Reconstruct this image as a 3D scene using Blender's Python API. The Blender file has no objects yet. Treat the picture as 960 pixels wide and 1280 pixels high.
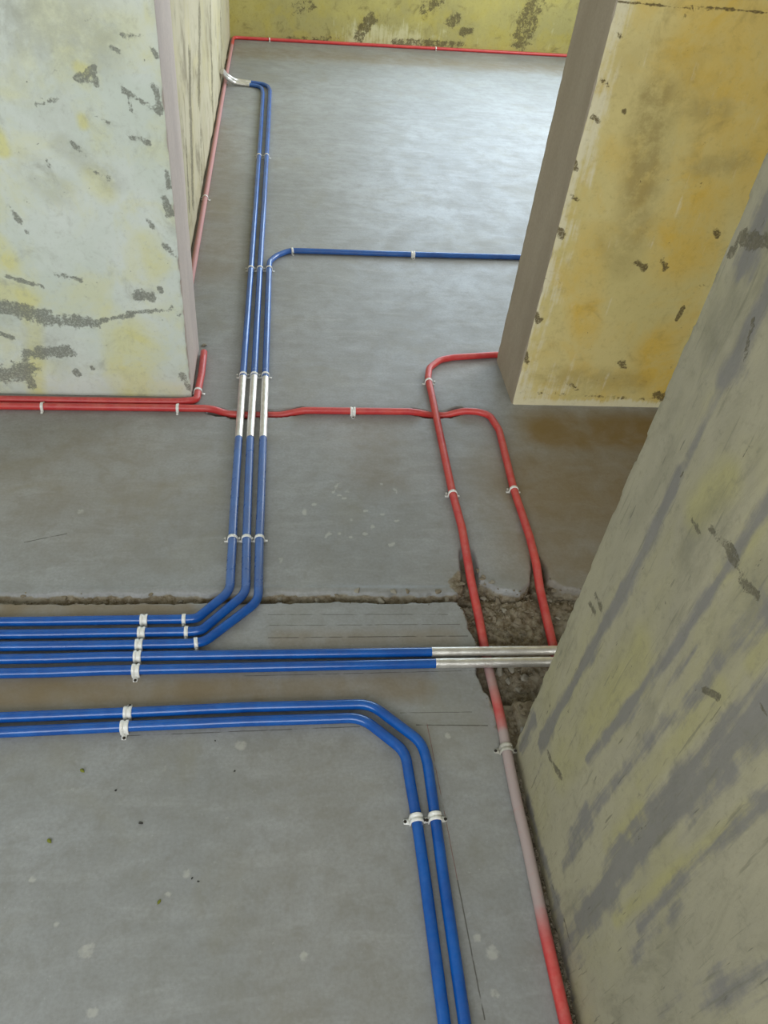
import bpy, bmesh, math, random
import numpy as np
from mathutils import Vector, Matrix

random.seed(7)
SC = bpy.context.scene
COL = SC.collection

# ------------------------------------------------------------------ camera
F_PX, CX, CY, CAM_H = 957.0, 480.0, 640.0, 1.4
_v1 = np.array([348 - CX, 1633 - CY, F_PX])      # vanishing point of the verticals
_v2 = np.array([352 - CX, -300 - CY, F_PX])      # vanishing point of the depth lines
AD = _v1 / np.linalg.norm(_v1)
AY = _v2 - AD * (_v2 @ AD); AY /= np.linalg.norm(AY)
AX = np.cross(AD, AY)
if AX[0] < 0: AX = -AX
cam_d = bpy.data.cameras.new('camera'); cam = bpy.data.objects.new('camera', cam_d); COL.objects.link(cam)
cam_d.sensor_fit = 'VERTICAL'; cam_d.sensor_height = 36.0; cam_d.lens = F_PX / 1280 * 36.0
cam_d.clip_start = 0.02; cam_d.clip_end = 60
cam.matrix_world = Matrix(((AX[0], -AX[1], -AX[2], 0), (AY[0], -AY[1], -AY[2], 0),
                           (-AD[0], AD[1], AD[2], CAM_H), (0, 0, 0, 1)))
SC.camera = cam

# ------------------------------------------------------------------ world, daylight, exposure
w = bpy.data.worlds.new('sky'); SC.world = w; w.use_nodes = True
w.node_tree.nodes['Background'].inputs[0].default_value = (0.80, 0.90, 1.0, 1)
w.node_tree.nodes['Background'].inputs[1].default_value = 1.0
def area(name, loc, rot, sx, sy, energy, color):
    l = bpy.data.lights.new(name, 'AREA'); l.shape = 'RECTANGLE'; l.size = sx; l.size_y = sy
    l.energy = energy; l.color = color
    o = bpy.data.objects.new(name, l); COL.objects.link(o); o.location = loc; o.rotation_euler = rot
    return o
# daylight entering at the balcony opening behind the camera and at the far room's window
area('daylight_balcony', (-0.80, -1.34, 1.72), (math.radians(90), 0, 0), 2.3, 1.5, 58, (0.97, 0.985, 1.0))
area('daylight_right_room', (1.80, -1.34, 1.60), (math.radians(90), 0, 0), 1.6, 1.3, 30, (1.0, 0.985, 0.95))
area('daylight_side', (-3.12, 0.1, 1.55), (math.radians(90), 0, math.radians(-90)), 1.8, 1.3, 4, (0.95, 0.98, 1.0))
area('daylight_far_room', (1.68, 6.24, 1.42), (math.radians(-90), 0, math.radians(5)), 1.85, 1.5, 74, (0.64, 0.82, 1.0))
area('daylight_far_side', (3.02, 4.4, 1.55), (math.radians(90), 0, math.radians(90)), 2.0, 1.4, 112, (0.92, 0.96, 1.0))
vs = SC.view_settings
vs.view_transform = 'Standard'; vs.look = 'None'; vs.gamma = 1.0; vs.use_curve_mapping = False
vs.exposure = 0.0

# ------------------------------------------------------------------ pixel helpers (a pixel is a ray, met with a real plane)
def ray(px, py):
    r = np.array([px - CX, py - CY, F_PX]); return np.array([r @ AX, r @ AY, -(r @ AD)])
def on_floor(px, py, z=0.0):
    d = ray(px, py); t = (z - CAM_H) / d[2]; return Vector((d[0] * t, d[1] * t, z))
def on_plane_y(px, py, y):
    d = ray(px, py); t = y / d[1]; return np.array([d[0] * t, y, d[2] * t + CAM_H])
def on_plane_x(px, py, x):
    d = ray(px, py); t = x / d[0]; return np.array([x, d[1] * t, d[2] * t + CAM_H])

# ------------------------------------------------------------------ numpy noise
def _hash(i, j, s):
    n = (i * 374761393 + j * 668265263 + s * 1442695041).astype(np.int64) & 0xffffffff
    n = ((n ^ (n >> 13)) * 1274126177) & 0xffffffff
    n = (n ^ (n >> 16)) & 0xffff
    return n / 65535.0
def vnoise(x, y, s=0):
    xi = np.floor(x).astype(np.int64); yi = np.floor(y).astype(np.int64)
    fx = x - xi; fy = y - yi; fx = fx * fx * (3 - 2 * fx); fy = fy * fy * (3 - 2 * fy)
    a = _hash(xi, yi, s); b = _hash(xi + 1, yi, s); c = _hash(xi, yi + 1, s); d = _hash(xi + 1, yi + 1, s)
    return (a * (1 - fx) + b * fx) * (1 - fy) + (c * (1 - fx) + d * fx) * fy
def fbm(x, y, s=0, o=4):
    t = 0; a = 0.5; n = 0
    for k in range(o):
        t = t + a * vnoise(x, y, s + k * 17); n += a; a *= 0.5; x = x * 2.03 + 5.1; y = y * 2.03 + 1.7
    return t / n
def sstep(a, b, x):
    t = np.clip((x - a) / (b - a), 0, 1); return t * t * (3 - 2 * t)
def seg_dist(px, py, ax, ay, bx, by):
    dx, dy = bx - ax, by - ay; L = dx * dx + dy * dy + 1e-12
    t = np.clip(((px - ax) * dx + (py - ay) * dy) / L, 0, 1)
    return np.hypot(px - ax - t * dx, py - ay - t * dy)
def poly_sdf(px, py, poly):
    d = np.full(px.shape, 1e9); ins = np.zeros(px.shape, bool)
    n = len(poly)
    for i in range(n):
        ax, ay = poly[i]; bx, by = poly[(i + 1) % n]
        d = np.minimum(d, seg_dist(px, py, ax, ay, bx, by))
        cond = ((ay > py) != (by > py)) & (px < (bx - ax) * (py - ay) / (by - ay + 1e-12) + ax)
        ins ^= cond
    return np.where(ins, -d, d)

# ------------------------------------------------------------------ node helpers
class NT:
    def __init__(s, name):
        s.m = bpy.data.materials.new(name); s.m.use_nodes = True
        s.t = s.m.node_tree; s.n = s.t.nodes; s.b = s.n['Principled BSDF']
    def link(s, a, b): s.t.links.new(a, b)
    def put(s, sock, v):
        if isinstance(v, bpy.types.NodeSocket): s.link(v, sock)
        elif isinstance(v, (tuple, list)) and len(v) == 3 and sock.type == 'RGBA': sock.default_value = (*v, 1)
        else: sock.default_value = v
    def coord(s, scale=(1, 1, 1), obj=True):
        tc = s.n.new('ShaderNodeTexCoord'); mp = s.n.new('ShaderNodeMapping')
        s.link(tc.outputs['Object'], mp.inputs[0]); mp.inputs['Scale'].default_value = scale
        return mp.outputs[0]
    def noise(s, vec, scale, detail=4, rough=0.55, dist=0.0):
        n = s.n.new('ShaderNodeTexNoise'); s.link(vec, n.inputs['Vector'])
        n.inputs['Scale'].default_value = scale; n.inputs['Detail'].default_value = detail
        n.inputs['Roughness'].default_value = rough; n.inputs['Distortion'].default_value = dist
        return n.outputs['Fac']
    def voro(s, vec, scale):
        n = s.n.new('ShaderNodeTexVoronoi'); s.link(vec, n.inputs['Vector']); n.inputs['Scale'].default_value = scale
        return n.outputs['Distance']
    def math(s, op, a, b=0.0, c=0.0):
        n = s.n.new('ShaderNodeMath'); n.operation = op
        s.put(n.inputs[0], a); s.put(n.inputs[1], b); s.put(n.inputs[2], c); return n.outputs[0]
    def ramp(s, v, a, b, lo=0.0, hi=1.0):
        n = s.n.new('ShaderNodeMapRange'); n.interpolation_type = 'SMOOTHSTEP'
        s.put(n.inputs[0], v); s.put(n.inputs[1], a); s.put(n.inputs[2], b); s.put(n.inputs[3], lo); s.put(n.inputs[4], hi)
        return n.outputs[0]
    def mix(s, f, a, b):
        n = s.n.new('ShaderNodeMix'); n.data_type = 'RGBA'
        s.put(n.inputs[0], f); s.put(n.inputs[6], a); s.put(n.inputs[7], b); return n.outputs[2]
    def attr(s, name):
        n = s.n.new('ShaderNodeAttribute'); n.attribute_name = name; return n.outputs['Fac']
    def bump(s, h, dist=0.002, strength=0.6):
        n = s.n.new('ShaderNodeBump'); s.link(h, n.inputs['Height'])
        n.inputs['Distance'].default_value = dist; n.inputs['Strength'].default_value = strength
        s.link(n.outputs[0], s.b.inputs['Normal'])
    def out(s, col=None, rough=None, metal=None, spec=None):
        if col is not None: s.put(s.b.inputs['Base Color'], col)
        if rough is not None: s.put(s.b.inputs['Roughness'], rough)
        if metal is not None: s.put(s.b.inputs['Metallic'], metal)
        if spec is not None: s.put(s.b.inputs['Specular IOR Level'], spec)
        return s.m
def srgb(r, g, b):
    def f(c):
        c /= 255.0; return c / 12.92 if c <= 0.04045 else ((c + 0.055) / 1.055) ** 2.4
    return (f(r), f(g), f(b))

# ------------------------------------------------------------------ plan of the place (metres)
YF = 1.933            # front plane of the two wall piers
TH = 0.275            # their thickness
XL, XR = -0.263, 0.732   # the doorway between them
XLW = -0.345          # far room's left wall
XW, YW = 0.478, 0.757    # wall beside the camera: its face and its end
def y_back(x): return 6.10 + 0.115 * (x + 0.36)   # back wall runs slightly askew
CEIL = 2.75

# ------------------------------------------------------------------ floor
groove_px = [(-60, 749), (0, 748), (60, 749), (150, 749), (235, 748), (330, 747.5), (420, 747), (500, 748), (585, 747)]
hole_px = [(572, 741), (590, 728), (606, 727), (622, 736), (650, 740), (664, 730), (664, 704), (672, 697), (681, 706), (686, 724),
           (705, 736), (760, 736), (760, 870), (672, 872), (655, 878), (632, 875), (618, 882), (606, 864), (598, 842), (598, 806),
           (588, 786), (580, 764), (572, 754)]
hole_w = [tuple(on_floor(*p)[:2]) for p in hole_px]
groove_w = [tuple(on_floor(*p)[:2]) for p in groove_px]
slot_a = [tuple(on_floor(*p)[:2]) for p in [(266, 514), (285, 517), (350, 517), (376, 513)]]
slot_b = [tuple(on_floor(*p)[:2]) for p in [(520, 515), (534, 518), (560, 518), (574, 513)]]
slot_c = [tuple(on_floor(*p)[:2]) for p in [(584, 695), (588, 722), (594, 748)]]
def dist_line(x, y, pts):
    d = np.full(x.shape, 1e9)
    for a, b in zip(pts[:-1], pts[1:]): d = np.minimum(d, seg_dist(x, y, *a, *b))
    return d
def floor_height(x, y):
    z = 0.0022 * (fbm(x * 2.2, y * 2.2, 3) - 0.5)
    nz = fbm(x * 55, y * 55, 11) - 0.5; nb = fbm(x * 16, y * 16, 23) - 0.5
    # open joint between two screeds
    dg = dist_line(x, y + 0.008 * nb, groove_w) + 0.010 * nz
    g = 1 - sstep(0.0105, 0.0150, dg)
    z = z - g * (0.020 + 0.012 * nz)
    # smooth raised lip on the far screed along the joint
    gy = np.interp(x, [p[0] for p in groove_w], [p[1] for p in groove_w])
    lip = np.exp(-((y - gy - 0.026) / 0.010) ** 2) * sstep(-0.52, -0.50, x) * (1 - sstep(0.36, 0.44, x))
    z = z + lip * 0.004
    # broken-out hole
    dh = poly_sdf(x, y, hole_w) + 0.012 * nz + 0.010 * nb
    h = 1 - sstep(-0.006, 0.003, dh)
    deep = 0.024 + 0.016 * (fbm(x * 30, y * 30, 41) - 0.35) + 0.014 * (fbm(x * 90, y * 90, 47) - 0.5)
    low = sstep(0.935, 0.90, y)
    z = z - h * (deep + 0.012 * low + 0.010 * sstep(1.14, 1.17, y))
    soil = np.maximum(h, g)
    # slots chased for the crossing conduits
    for s, wd in ((slot_a, 0.0135), (slot_b, 0.0135), (slot_c, 0.017)):
        d = dist_line(x, y, s) + 0.010 * nz
        k = 1 - sstep(wd, wd + 0.006, d)
        z = np.minimum(z, z * (1 - k) - 0.027 * k); soil = np.maximum(soil, 0.55 * k)
    # loose strip between the wall beside the camera and the conduit
    k = sstep(XW - 0.016 + 0.006 * nb, XW - 0.008 + 0.006 * nb, x) * (1 - sstep(0.86, 0.9, y))
    r = sstep(XW - 0.05 + 0.03 * nb, XW - 0.03 + 0.03 * nb, x) * sstep(0.78, 0.80, y) * (1 - sstep(0.86, 0.9, y))
    k = np.where(x > XW + 0.02, 0, k)
    z = z - k * (0.016 + 0.02 * nz); soil = np.maximum(soil, np.maximum(0.8 * k, 0.6 * r)); z = z + r * 0.008 * nz
    # crumbled screed around the conduit at the joint
    rr = np.exp(-(((x - 0.445) / 0.045) ** 2 + ((y - 1.19) / 0.045) ** 2))
    z = z + rr * 0.014 * nz; soil = np.maximum(soil, 0.75 * sstep(0.35, 0.7, rr + 0.5 * nz))
    return z, soil

def axis(parts):
    out = []
    for a, b, st in parts:
        n = max(1, int(round((b - a) / st))); out += list(np.linspace(a, b, n, endpoint=False))
    return np.array(out + [parts[-1][1]])
gx = axis([(-3.2, -1.0, 0.2), (-1.0, -0.9, 0.02), (-0.9, 0.40, 0.0045), (0.40, 0.78, 0.0032), (0.78, 0.9, 0.012), (0.9, 3.1, 0.1)])
gy = axis([(-1.5, 0.2, 0.2), (0.2, 0.76, 0.009), (0.76, 1.215, 0.0032), (1.215, 1.84, 0.012), (1.84, 1.93, 0.0034), (1.93, 3.0, 0.02), (3.0, 6.6, 0.1)])
GX, GY = np.meshgrid(gx, gy)
GZ, SOIL = floor_height(GX, GY)
def px_mask(strokes, soft=1.0):
    m = np.zeros(GX.shape)
    for x0, y0, x1, y1, wpx, st in strokes:
        a = on_floor(x0, y0); b = on_floor(x1, y1)
        depth = (a - cam.location).length
        wm = wpx / (F_PX / depth)
        m = np.maximum(m, st * np.clip(1.5 - seg_dist(GX, GY, a[0], a[1], b[0], b[1]) / wm, 0, 1))
    return m
BROWN = px_mask([(-40, 868, 330, 862, 22, 0.75), (330, 862, 520, 858, 20, 0.55), (-40, 762, 230, 764, 14, 0.7), (350, 800, 560, 796, 14, 0.4),
                 (690, 540, 820, 540, 42, 1.0), (690, 610, 780, 610, 85, 0.72), (690, 690, 750, 690, 60, 0.6),
                 (262, 160, 262, 330, 30, 0.35), (470, 560, 480, 585, 50, 0.3), (290, 64, 700, 86, 22, 0.45), (60, 580, 140, 600, 110, 0.26), (400, 1000, 420, 1250, 90, 0.10)])  # wide stroke on the left mid-floor: the white pier's shade, put into the colour
rs = np.random.RandomState(5)
splash = []
for k in range(34):
    splash.append((380 + 120 * rs.rand(), 605 + 80 * rs.rand() ** 1.2, 0, 0, 1.6 + 2.6 * rs.rand(), 0.6 + 0.4 * rs.rand()))
for px, py, wp in ((300, 932, 8), (205, 960, 4), (232, 958, 3), (108, 1188, 9), (233, 1092, 6), (70, 1157, 4), (210, 1118, 5), (283, 1025, 4),
                   (615, 1190, 9), (618, 1242, 6), (596, 1172, 6), (560, 920, 5), (350, 700, 5), (100, 640, 5), (40, 1100, 5), (380, 1195, 6), (115, 1265, 7)):
    splash.append((px, py, 0, 0, wp, 0.75))
WHITE = px_mask([(a, b, a + 1, b, c, d) for a, b, _, _, c, d in splash])
WHITE = np.maximum(WHITE, px_mask([(470, 240, 620, 265, 14, 0.35), (500, 270, 600, 290, 10, 0.3), (615, 838, 650, 842, 7, 1.0), (640, 690, 640, 720, 14, 0.25)]))

def grid_obj(name, V, nx, ny, attrs, mat):
    idx = np.arange(nx * ny).reshape(ny, nx)
    f = np.stack([idx[:-1, :-1], idx[:-1, 1:], idx[1:, 1:], idx[1:, :-1]], -1).reshape(-1, 4)
    me = bpy.data.meshes.new(name)
    me.vertices.add(len(V)); me.vertices.foreach_set('co', V.astype(np.float32).ravel())
    me.loops.add(f.size); me.loops.foreach_set('vertex_index', f.astype(np.int32).ravel())
    me.polygons.add(len(f)); me.polygons.foreach_set('loop_start', np.arange(0, f.size, 4, dtype=np.int32))
    me.update(calc_edges=True)
    me.polygons.foreach_set('use_smooth', np.ones(len(f), bool))
    for k, v in attrs.items():
        a = me.attributes.new(k, 'FLOAT', 'POINT'); a.data.foreach_set('value', v.astype(np.float32).ravel())
    me.materials.append(mat); me.validate()
    o = bpy.data.objects.new(name, me); COL.objects.link(o); return o

def mat_floor():
    t = NT('screed_concrete'); c = t.coord()
    big = t.noise(c, 1.6, 5, 0.6); mid = t.noise(c, 9, 6, 0.62, 0.4); fine = t.noise(c, 140, 4, 0.6)
    sw = t.noise(t.coord((3, 14, 1)), 2.0, 5, 0.6, 0.6)
    col = t.mix(t.ramp(big, 0.3, 0.7), srgb(140, 141, 139), srgb(158, 160, 160))
    col = t.mix(t.ramp(mid, 0.35, 0.75, 0, 0.55), col, srgb(132, 131, 124))
    col = t.mix(t.ramp(sw, 0.45, 0.75, 0, 0.4), col, srgb(170, 171, 170))
    col = t.mix(t.ramp(fine, 0.3, 0.75, 0, 0.28), col, srgb(112, 110, 104))
    m2 = t.noise(c, 27, 5, 0.65, 0.3); m3 = t.noise(c, 4, 4, 0.6, 0.8); m4 = t.noise(c, 75, 4, 0.7)
    col = t.mix(t.ramp(m2, 0.45, 0.72, 0, 0.45), col, srgb(126, 125, 118))
    col = t.mix(t.ramp(m3, 0.5, 0.72, 0, 0.4), col, srgb(136, 132, 116))
    col = t.mix(t.ramp(m4, 0.62, 0.78, 0, 0.4), col, srgb(182, 182, 178))
    br = t.math('MULTIPLY', t.attr('brown'), t.ramp(mid, 0.2, 0.65, 0.55, 1.0))
    col = t.mix(t.math('MULTIPLY', br, 0.85), col, srgb(124, 99, 48))
    wh = t.ramp(t.math('ADD', t.attr('white'), t.math('MULTIPLY', t.math('SUBTRACT', t.noise(c, 90, 3), 0.5), 0.8)), 0.42, 0.78)
    col = t.mix(t.math('MULTIPLY', wh, 0.5), col, srgb(190, 188, 178))
    # thin setting-out lines scribed on the screed
    geo = t.n.new('ShaderNodeTexCoord'); sep = t.n.new('ShaderNodeSeparateXYZ'); t.link(geo.outputs['Object'], sep.inputs[0])
    lines = [(335, 768, 560, 768, 0.0007, 0), (335, 781.5, 575, 780.5, 0.0007, 0), (335, 797, 585, 795, 0.0011, 0), (300, 845, 600, 838, 0.0007, 0),
             (520, 906, 610, 907, 0.0011, 0), (500, 891, 590, 890, 0.0006, 0), (150, 920, 450, 908, 0.0008, 0),
             (533, 900, 572, 1100, 0.0006, 1), (30, 678, 84, 667, 0.0012, 0), (572, 1100, 606, 1275, 0.0010, 0), (505, 955, 530, 1100, 0.0006, 1)]
    jit = t.math('MULTIPLY', t.math('SUBTRACT', t.noise(c, 25, 2), 0.5), 0.004)
    brk = t.ramp(t.noise(c, 30, 2), 0.35, 0.5)
    for x0, y0, x1, y1, wd, red in lines:
        a = on_floor(x0, y0); b = on_floor(x1, y1); dv = (b - a); L = dv.length; dv.normalize(); nrm = (-dv[1], dv[0])
        off = t.math('ADD', t.math('MULTIPLY', sep.outputs[0], nrm[0]), t.math('MULTIPLY', sep.outputs[1], nrm[1]))
        off = t.math('ABSOLUTE', t.math('ADD', t.math('SUBTRACT', off, a[0] * nrm[0] + a[1] * nrm[1]), t.math('MULTIPLY', jit, 0.5)))
        al = t.math('ADD', t.math('MULTIPLY', sep.outputs[0], dv[0]), t.math('MULTIPLY', sep.outputs[1], dv[1]))
        al = t.math('SUBTRACT', al, a[0] * dv[0] + a[1] * dv[1])
        inside = t.math('MULTIPLY', t.math('GREATER_THAN', al, 0), t.math('LESS_THAN', al, L))
        m = t.math('MULTIPLY', t.math('MULTIPLY', inside, t.ramp(off, wd * 0.6, wd * 1.6, 1, 0)), brk)
        col = t.mix(t.math('MULTIPLY', m, 0.75), col, srgb(120, 70, 60) if red else srgb(62, 58, 48))
    so = t.attr('soil')
    sn = t.noise(c, 60, 5, 0.7); sn2 = t.noise(c, 14, 3)
    soilc = t.mix(t.ramp(sn, 0.3, 0.7), srgb(90, 76, 52), srgb(146, 137, 118))
    soilc = t.mix(t.ramp(sn2, 0.45, 0.65, 0, 0.8), soilc, srgb(136, 130, 114))
    sm = t.ramp(t.math('ADD', so, t.math('MULTIPLY', t.math('SUBTRACT', sn, 0.5), 0.5)), 0.3, 0.6)
    col = t.mix(sm, col, soilc)
    rough = t.math('ADD', t.ramp(mid, 0.2, 0.8, 0.47, 0.62), t.math('MULTIPLY', sm, 0.4))
    h = t.math('ADD', t.math('MULTIPLY', fine, 0.35), t.math('ADD', t.math('MULTIPLY', mid, 0.8), t.math('MULTIPLY', t.math('MULTIPLY', sn, sm), 3.0)))
    t.bump(h, 0.0016, 0.35)
    return t.out(col, rough, 0.0, 0.42)
M_FLOOR = mat_floor()
floor = grid_obj('floor', np.stack([GX.ravel(), GY.ravel(), GZ.ravel()], -1), len(gx), len(gy),
                 {'soil': SOIL, 'brown': BROWN, 'white': WHITE}, M_FLOOR)
floor['kind'] = 'structure'; floor['label'] = 'grey screed floor with an open joint and a broken-out hole'

# ------------------------------------------------------------------ wall materials
def mat_plaster(name, base, alt, tint, dark, scrapec, stretch=(1, 1, 1), tint_amt=0.5, dark_amt=0.5, fleck=0.5, seed=0.0, smear=None, rough=0.85, tint_lo=0.45, tint_hi=0.7, streak=0.0, grain=0.35, scratch=0.0):
    t = NT(name); c0 = t.coord(); c = t.coord(stretch)
    off = t.n.new('ShaderNodeVectorMath'); off.operation = 'ADD'; t.link(c, off.inputs[0]); off.inputs[1].default_value = (seed, seed * 1.7, seed * 0.6)
    c = off.outputs[0]
    a = t.noise(c, 3.2, 6, 0.6, 0.3); b = t.noise(c, 7.5, 6, 0.6, 0.5); d = t.noise(c, 13, 7, 0.68, 0.6); fine = t.noise(c0, 160, 3, 0.6)
    fl = t.noise(c, 42, 5, 0.7); grime = t.noise(c, 22, 6, 0.7)
    col = t.mix(t.ramp(a, 0.35, 0.65), base, alt)
    ti = t.math('ADD', t.math('MULTIPLY', t.ramp(b, tint_lo, tint_hi), tint_amt), t.math('MULTIPLY', t.attr('tint'), t.ramp(d, 0.25, 0.6, 0.35, 1.0)))
    col = t.mix(t.math('MINIMUM', ti, 1.0), col, tint)
    col = t.mix(t.math('MULTIPLY', t.ramp(d, 0.52, 0.75), dark_amt), col, dark)
    col = t.mix(t.math('MULTIPLY', t.attr('grime'), t.ramp(grime, 0.3, 0.6, 0.1, 0.9)), col, dark)
    if streak:
        s = t.noise(t.coord((2, 1.1, 1.0)), 5, 6, 0.65, 0.6)
        col = t.mix(t.ramp(s, 0.50, 0.70, 0, streak), col, dark)
    if smear:
        sn = t.noise(t.coord((9, 9, 0.55)), 7, 5, 0.62, 0.2)
        si = t.noise(c0, 15, 5, 0.6, 0.3)
        sn = t.math('ADD', t.math('MULTIPLY', sn, 0.5), t.math('MULTIPLY', si, 0.5))
        sm = t.ramp(t.math('ADD', t.attr('smear'), t.math('MULTIPLY', t.math('SUBTRACT', sn, 0.5), 3.2)), 0.26, 0.85)
        col = t.mix(t.math('MULTIPLY', sm, 0.85), col, smear)
    flm = t.math('MULTIPLY', t.ramp(fl, 0.66, 0.70), t.ramp(b, 0.45, 0.6, 0.0, fleck))
    col = t.mix(flm, col, scrapec)
    sc = t.math('ADD', t.attr('scrape'), t.math('MULTIPLY', t.math('SUBTRACT', t.math('ADD', t.math('MULTIPLY', t.noise(c0, 26, 6, 0.72), 0.6), t.math('MULTIPLY', t.noise(c0, 85, 5, 0.75), 0.4)), 0.5), 3.4))
    scm = t.math('MULTIPLY', t.ramp(sc, 0.52, 0.78), t.ramp(t.noise(c0, 190, 3, 0.7), 0.36, 0.52, 0.55, 1.0))
    gr = t.noise(c0, 70, 5, 0.7)
    col = t.mix(t.ramp(gr, 0.5, 0.8, 0, grain), col, dark)
    if scratch:
        sx = t.noise(t.coord((26, 26, 1.6)), 5, 4, 0.6, 0.25)
        col = t.mix(t.ramp(sx, 0.60, 0.70, 0, scratch), col, dark)
        sy = t.noise(t.coord((14, 14, 1.2)), 9, 3, 0.5, 0.1)
        col = t.mix(t.ramp(sy, 0.70, 0.73, 0, scratch), col, tuple(x * 0.55 for x in dark))
    col = t.mix(t.math('MULTIPLY', scm, 0.9), col, t.mix(t.ramp(fine, 0.3, 0.7), scrapec, tuple(x * 0.8 for x in scrapec)))
    h = t.math('ADD', t.math('MULTIPLY', fine, 0.25), t.math('MULTIPLY', d, 0.9))
    h = t.math('SUBTRACT', h, t.math('MULTIPLY', t.math('MAXIMUM', scm, flm), 0.8))
    t.bump(h, 0.0022, 0.5)
    return t.out(col, rough, 0.0, 0.3)
def mat_cement(name, a, b, vert=True):
    t = NT(name); c = t.coord((1, 1, 0.35) if vert else (1, 1, 1))
    n1 = t.noise(c, 8, 5, 0.6); n2 = t.noise(t.coord(), 120, 3, 0.6)
    col = t.mix(t.ramp(n1, 0.3, 0.7), a, b)
    col = t.mix(t.ramp(n2, 0.35, 0.75, 0, 0.25), col, tuple(x * 0.6 for x in a))
    t.bump(t.math('ADD', n1, t.math('MULTIPLY', n2, 0.3)), 0.0015, 0.4)
    return t.out(col, 0.85, 0.0, 0.3)

M_WHITE = mat_plaster('scraped_white_putty', srgb(222, 228, 220), srgb(210, 218, 206), srgb(220, 218, 160), srgb(164, 166, 150), srgb(140, 142, 131),
                      tint_amt=0.45, dark_amt=0.5, fleck=0.95, seed=2.0)
M_YELLOW = mat_plaster('ochre_yellow_putty', srgb(206, 191, 130), srgb(198, 184, 122), srgb(208, 176, 84), srgb(148, 130, 78), srgb(98, 84, 54),
                       tint_amt=0.5, dark_amt=0.4, fleck=0.8, seed=5.3, smear=srgb(216, 209, 178))
M_STREAK = mat_plaster('streaked_putty', srgb(186, 178, 152), srgb(168, 160, 132), srgb(184, 172, 112), srgb(104, 93, 68), srgb(120, 112, 88),
                       stretch=(1, 0.35, 0.5), tint_amt=0.4, dark_amt=0.5, fleck=0.1, seed=9.0, streak=0.6, grain=0.1)
M_OLIVE = mat_plaster('mouldy_yellow_putty', srgb(176, 167, 100), srgb(162, 155, 100), srgb(174, 160, 70), srgb(108, 100, 58), srgb(98, 88, 60),
                      tint_amt=0.5, dark_amt=0.75, fleck=0.9, seed=13.0, smear=srgb(196, 192, 150))
M_GREEN = mat_plaster('smeared_green_putty', srgb(166, 159, 133), srgb(153, 147, 126), srgb(164, 157, 110), srgb(116, 113, 94), srgb(104, 98, 80),
                      stretch=(1, 1, 0.35), tint_amt=0.4, dark_amt=0.55, fleck=0.75, seed=21.0, grain=0.5, scratch=0.55, smear=srgb(122, 119, 115))
M_JAMB_L = mat_cement('pinkish_cement_render', srgb(198, 186, 176), srgb(184, 172, 164))
M_JAMB_R = mat_cement('brown_grey_cement_render', srgb(172, 161, 142), srgb(158, 147, 128))
M_ROUGH = mat_cement('bare_cement', srgb(150, 146, 132), srgb(132, 128, 114), False)
M_CEIL = mat_cement('bare_ceiling_concrete', srgb(190, 188, 180), srgb(176, 174, 166), False)

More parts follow.
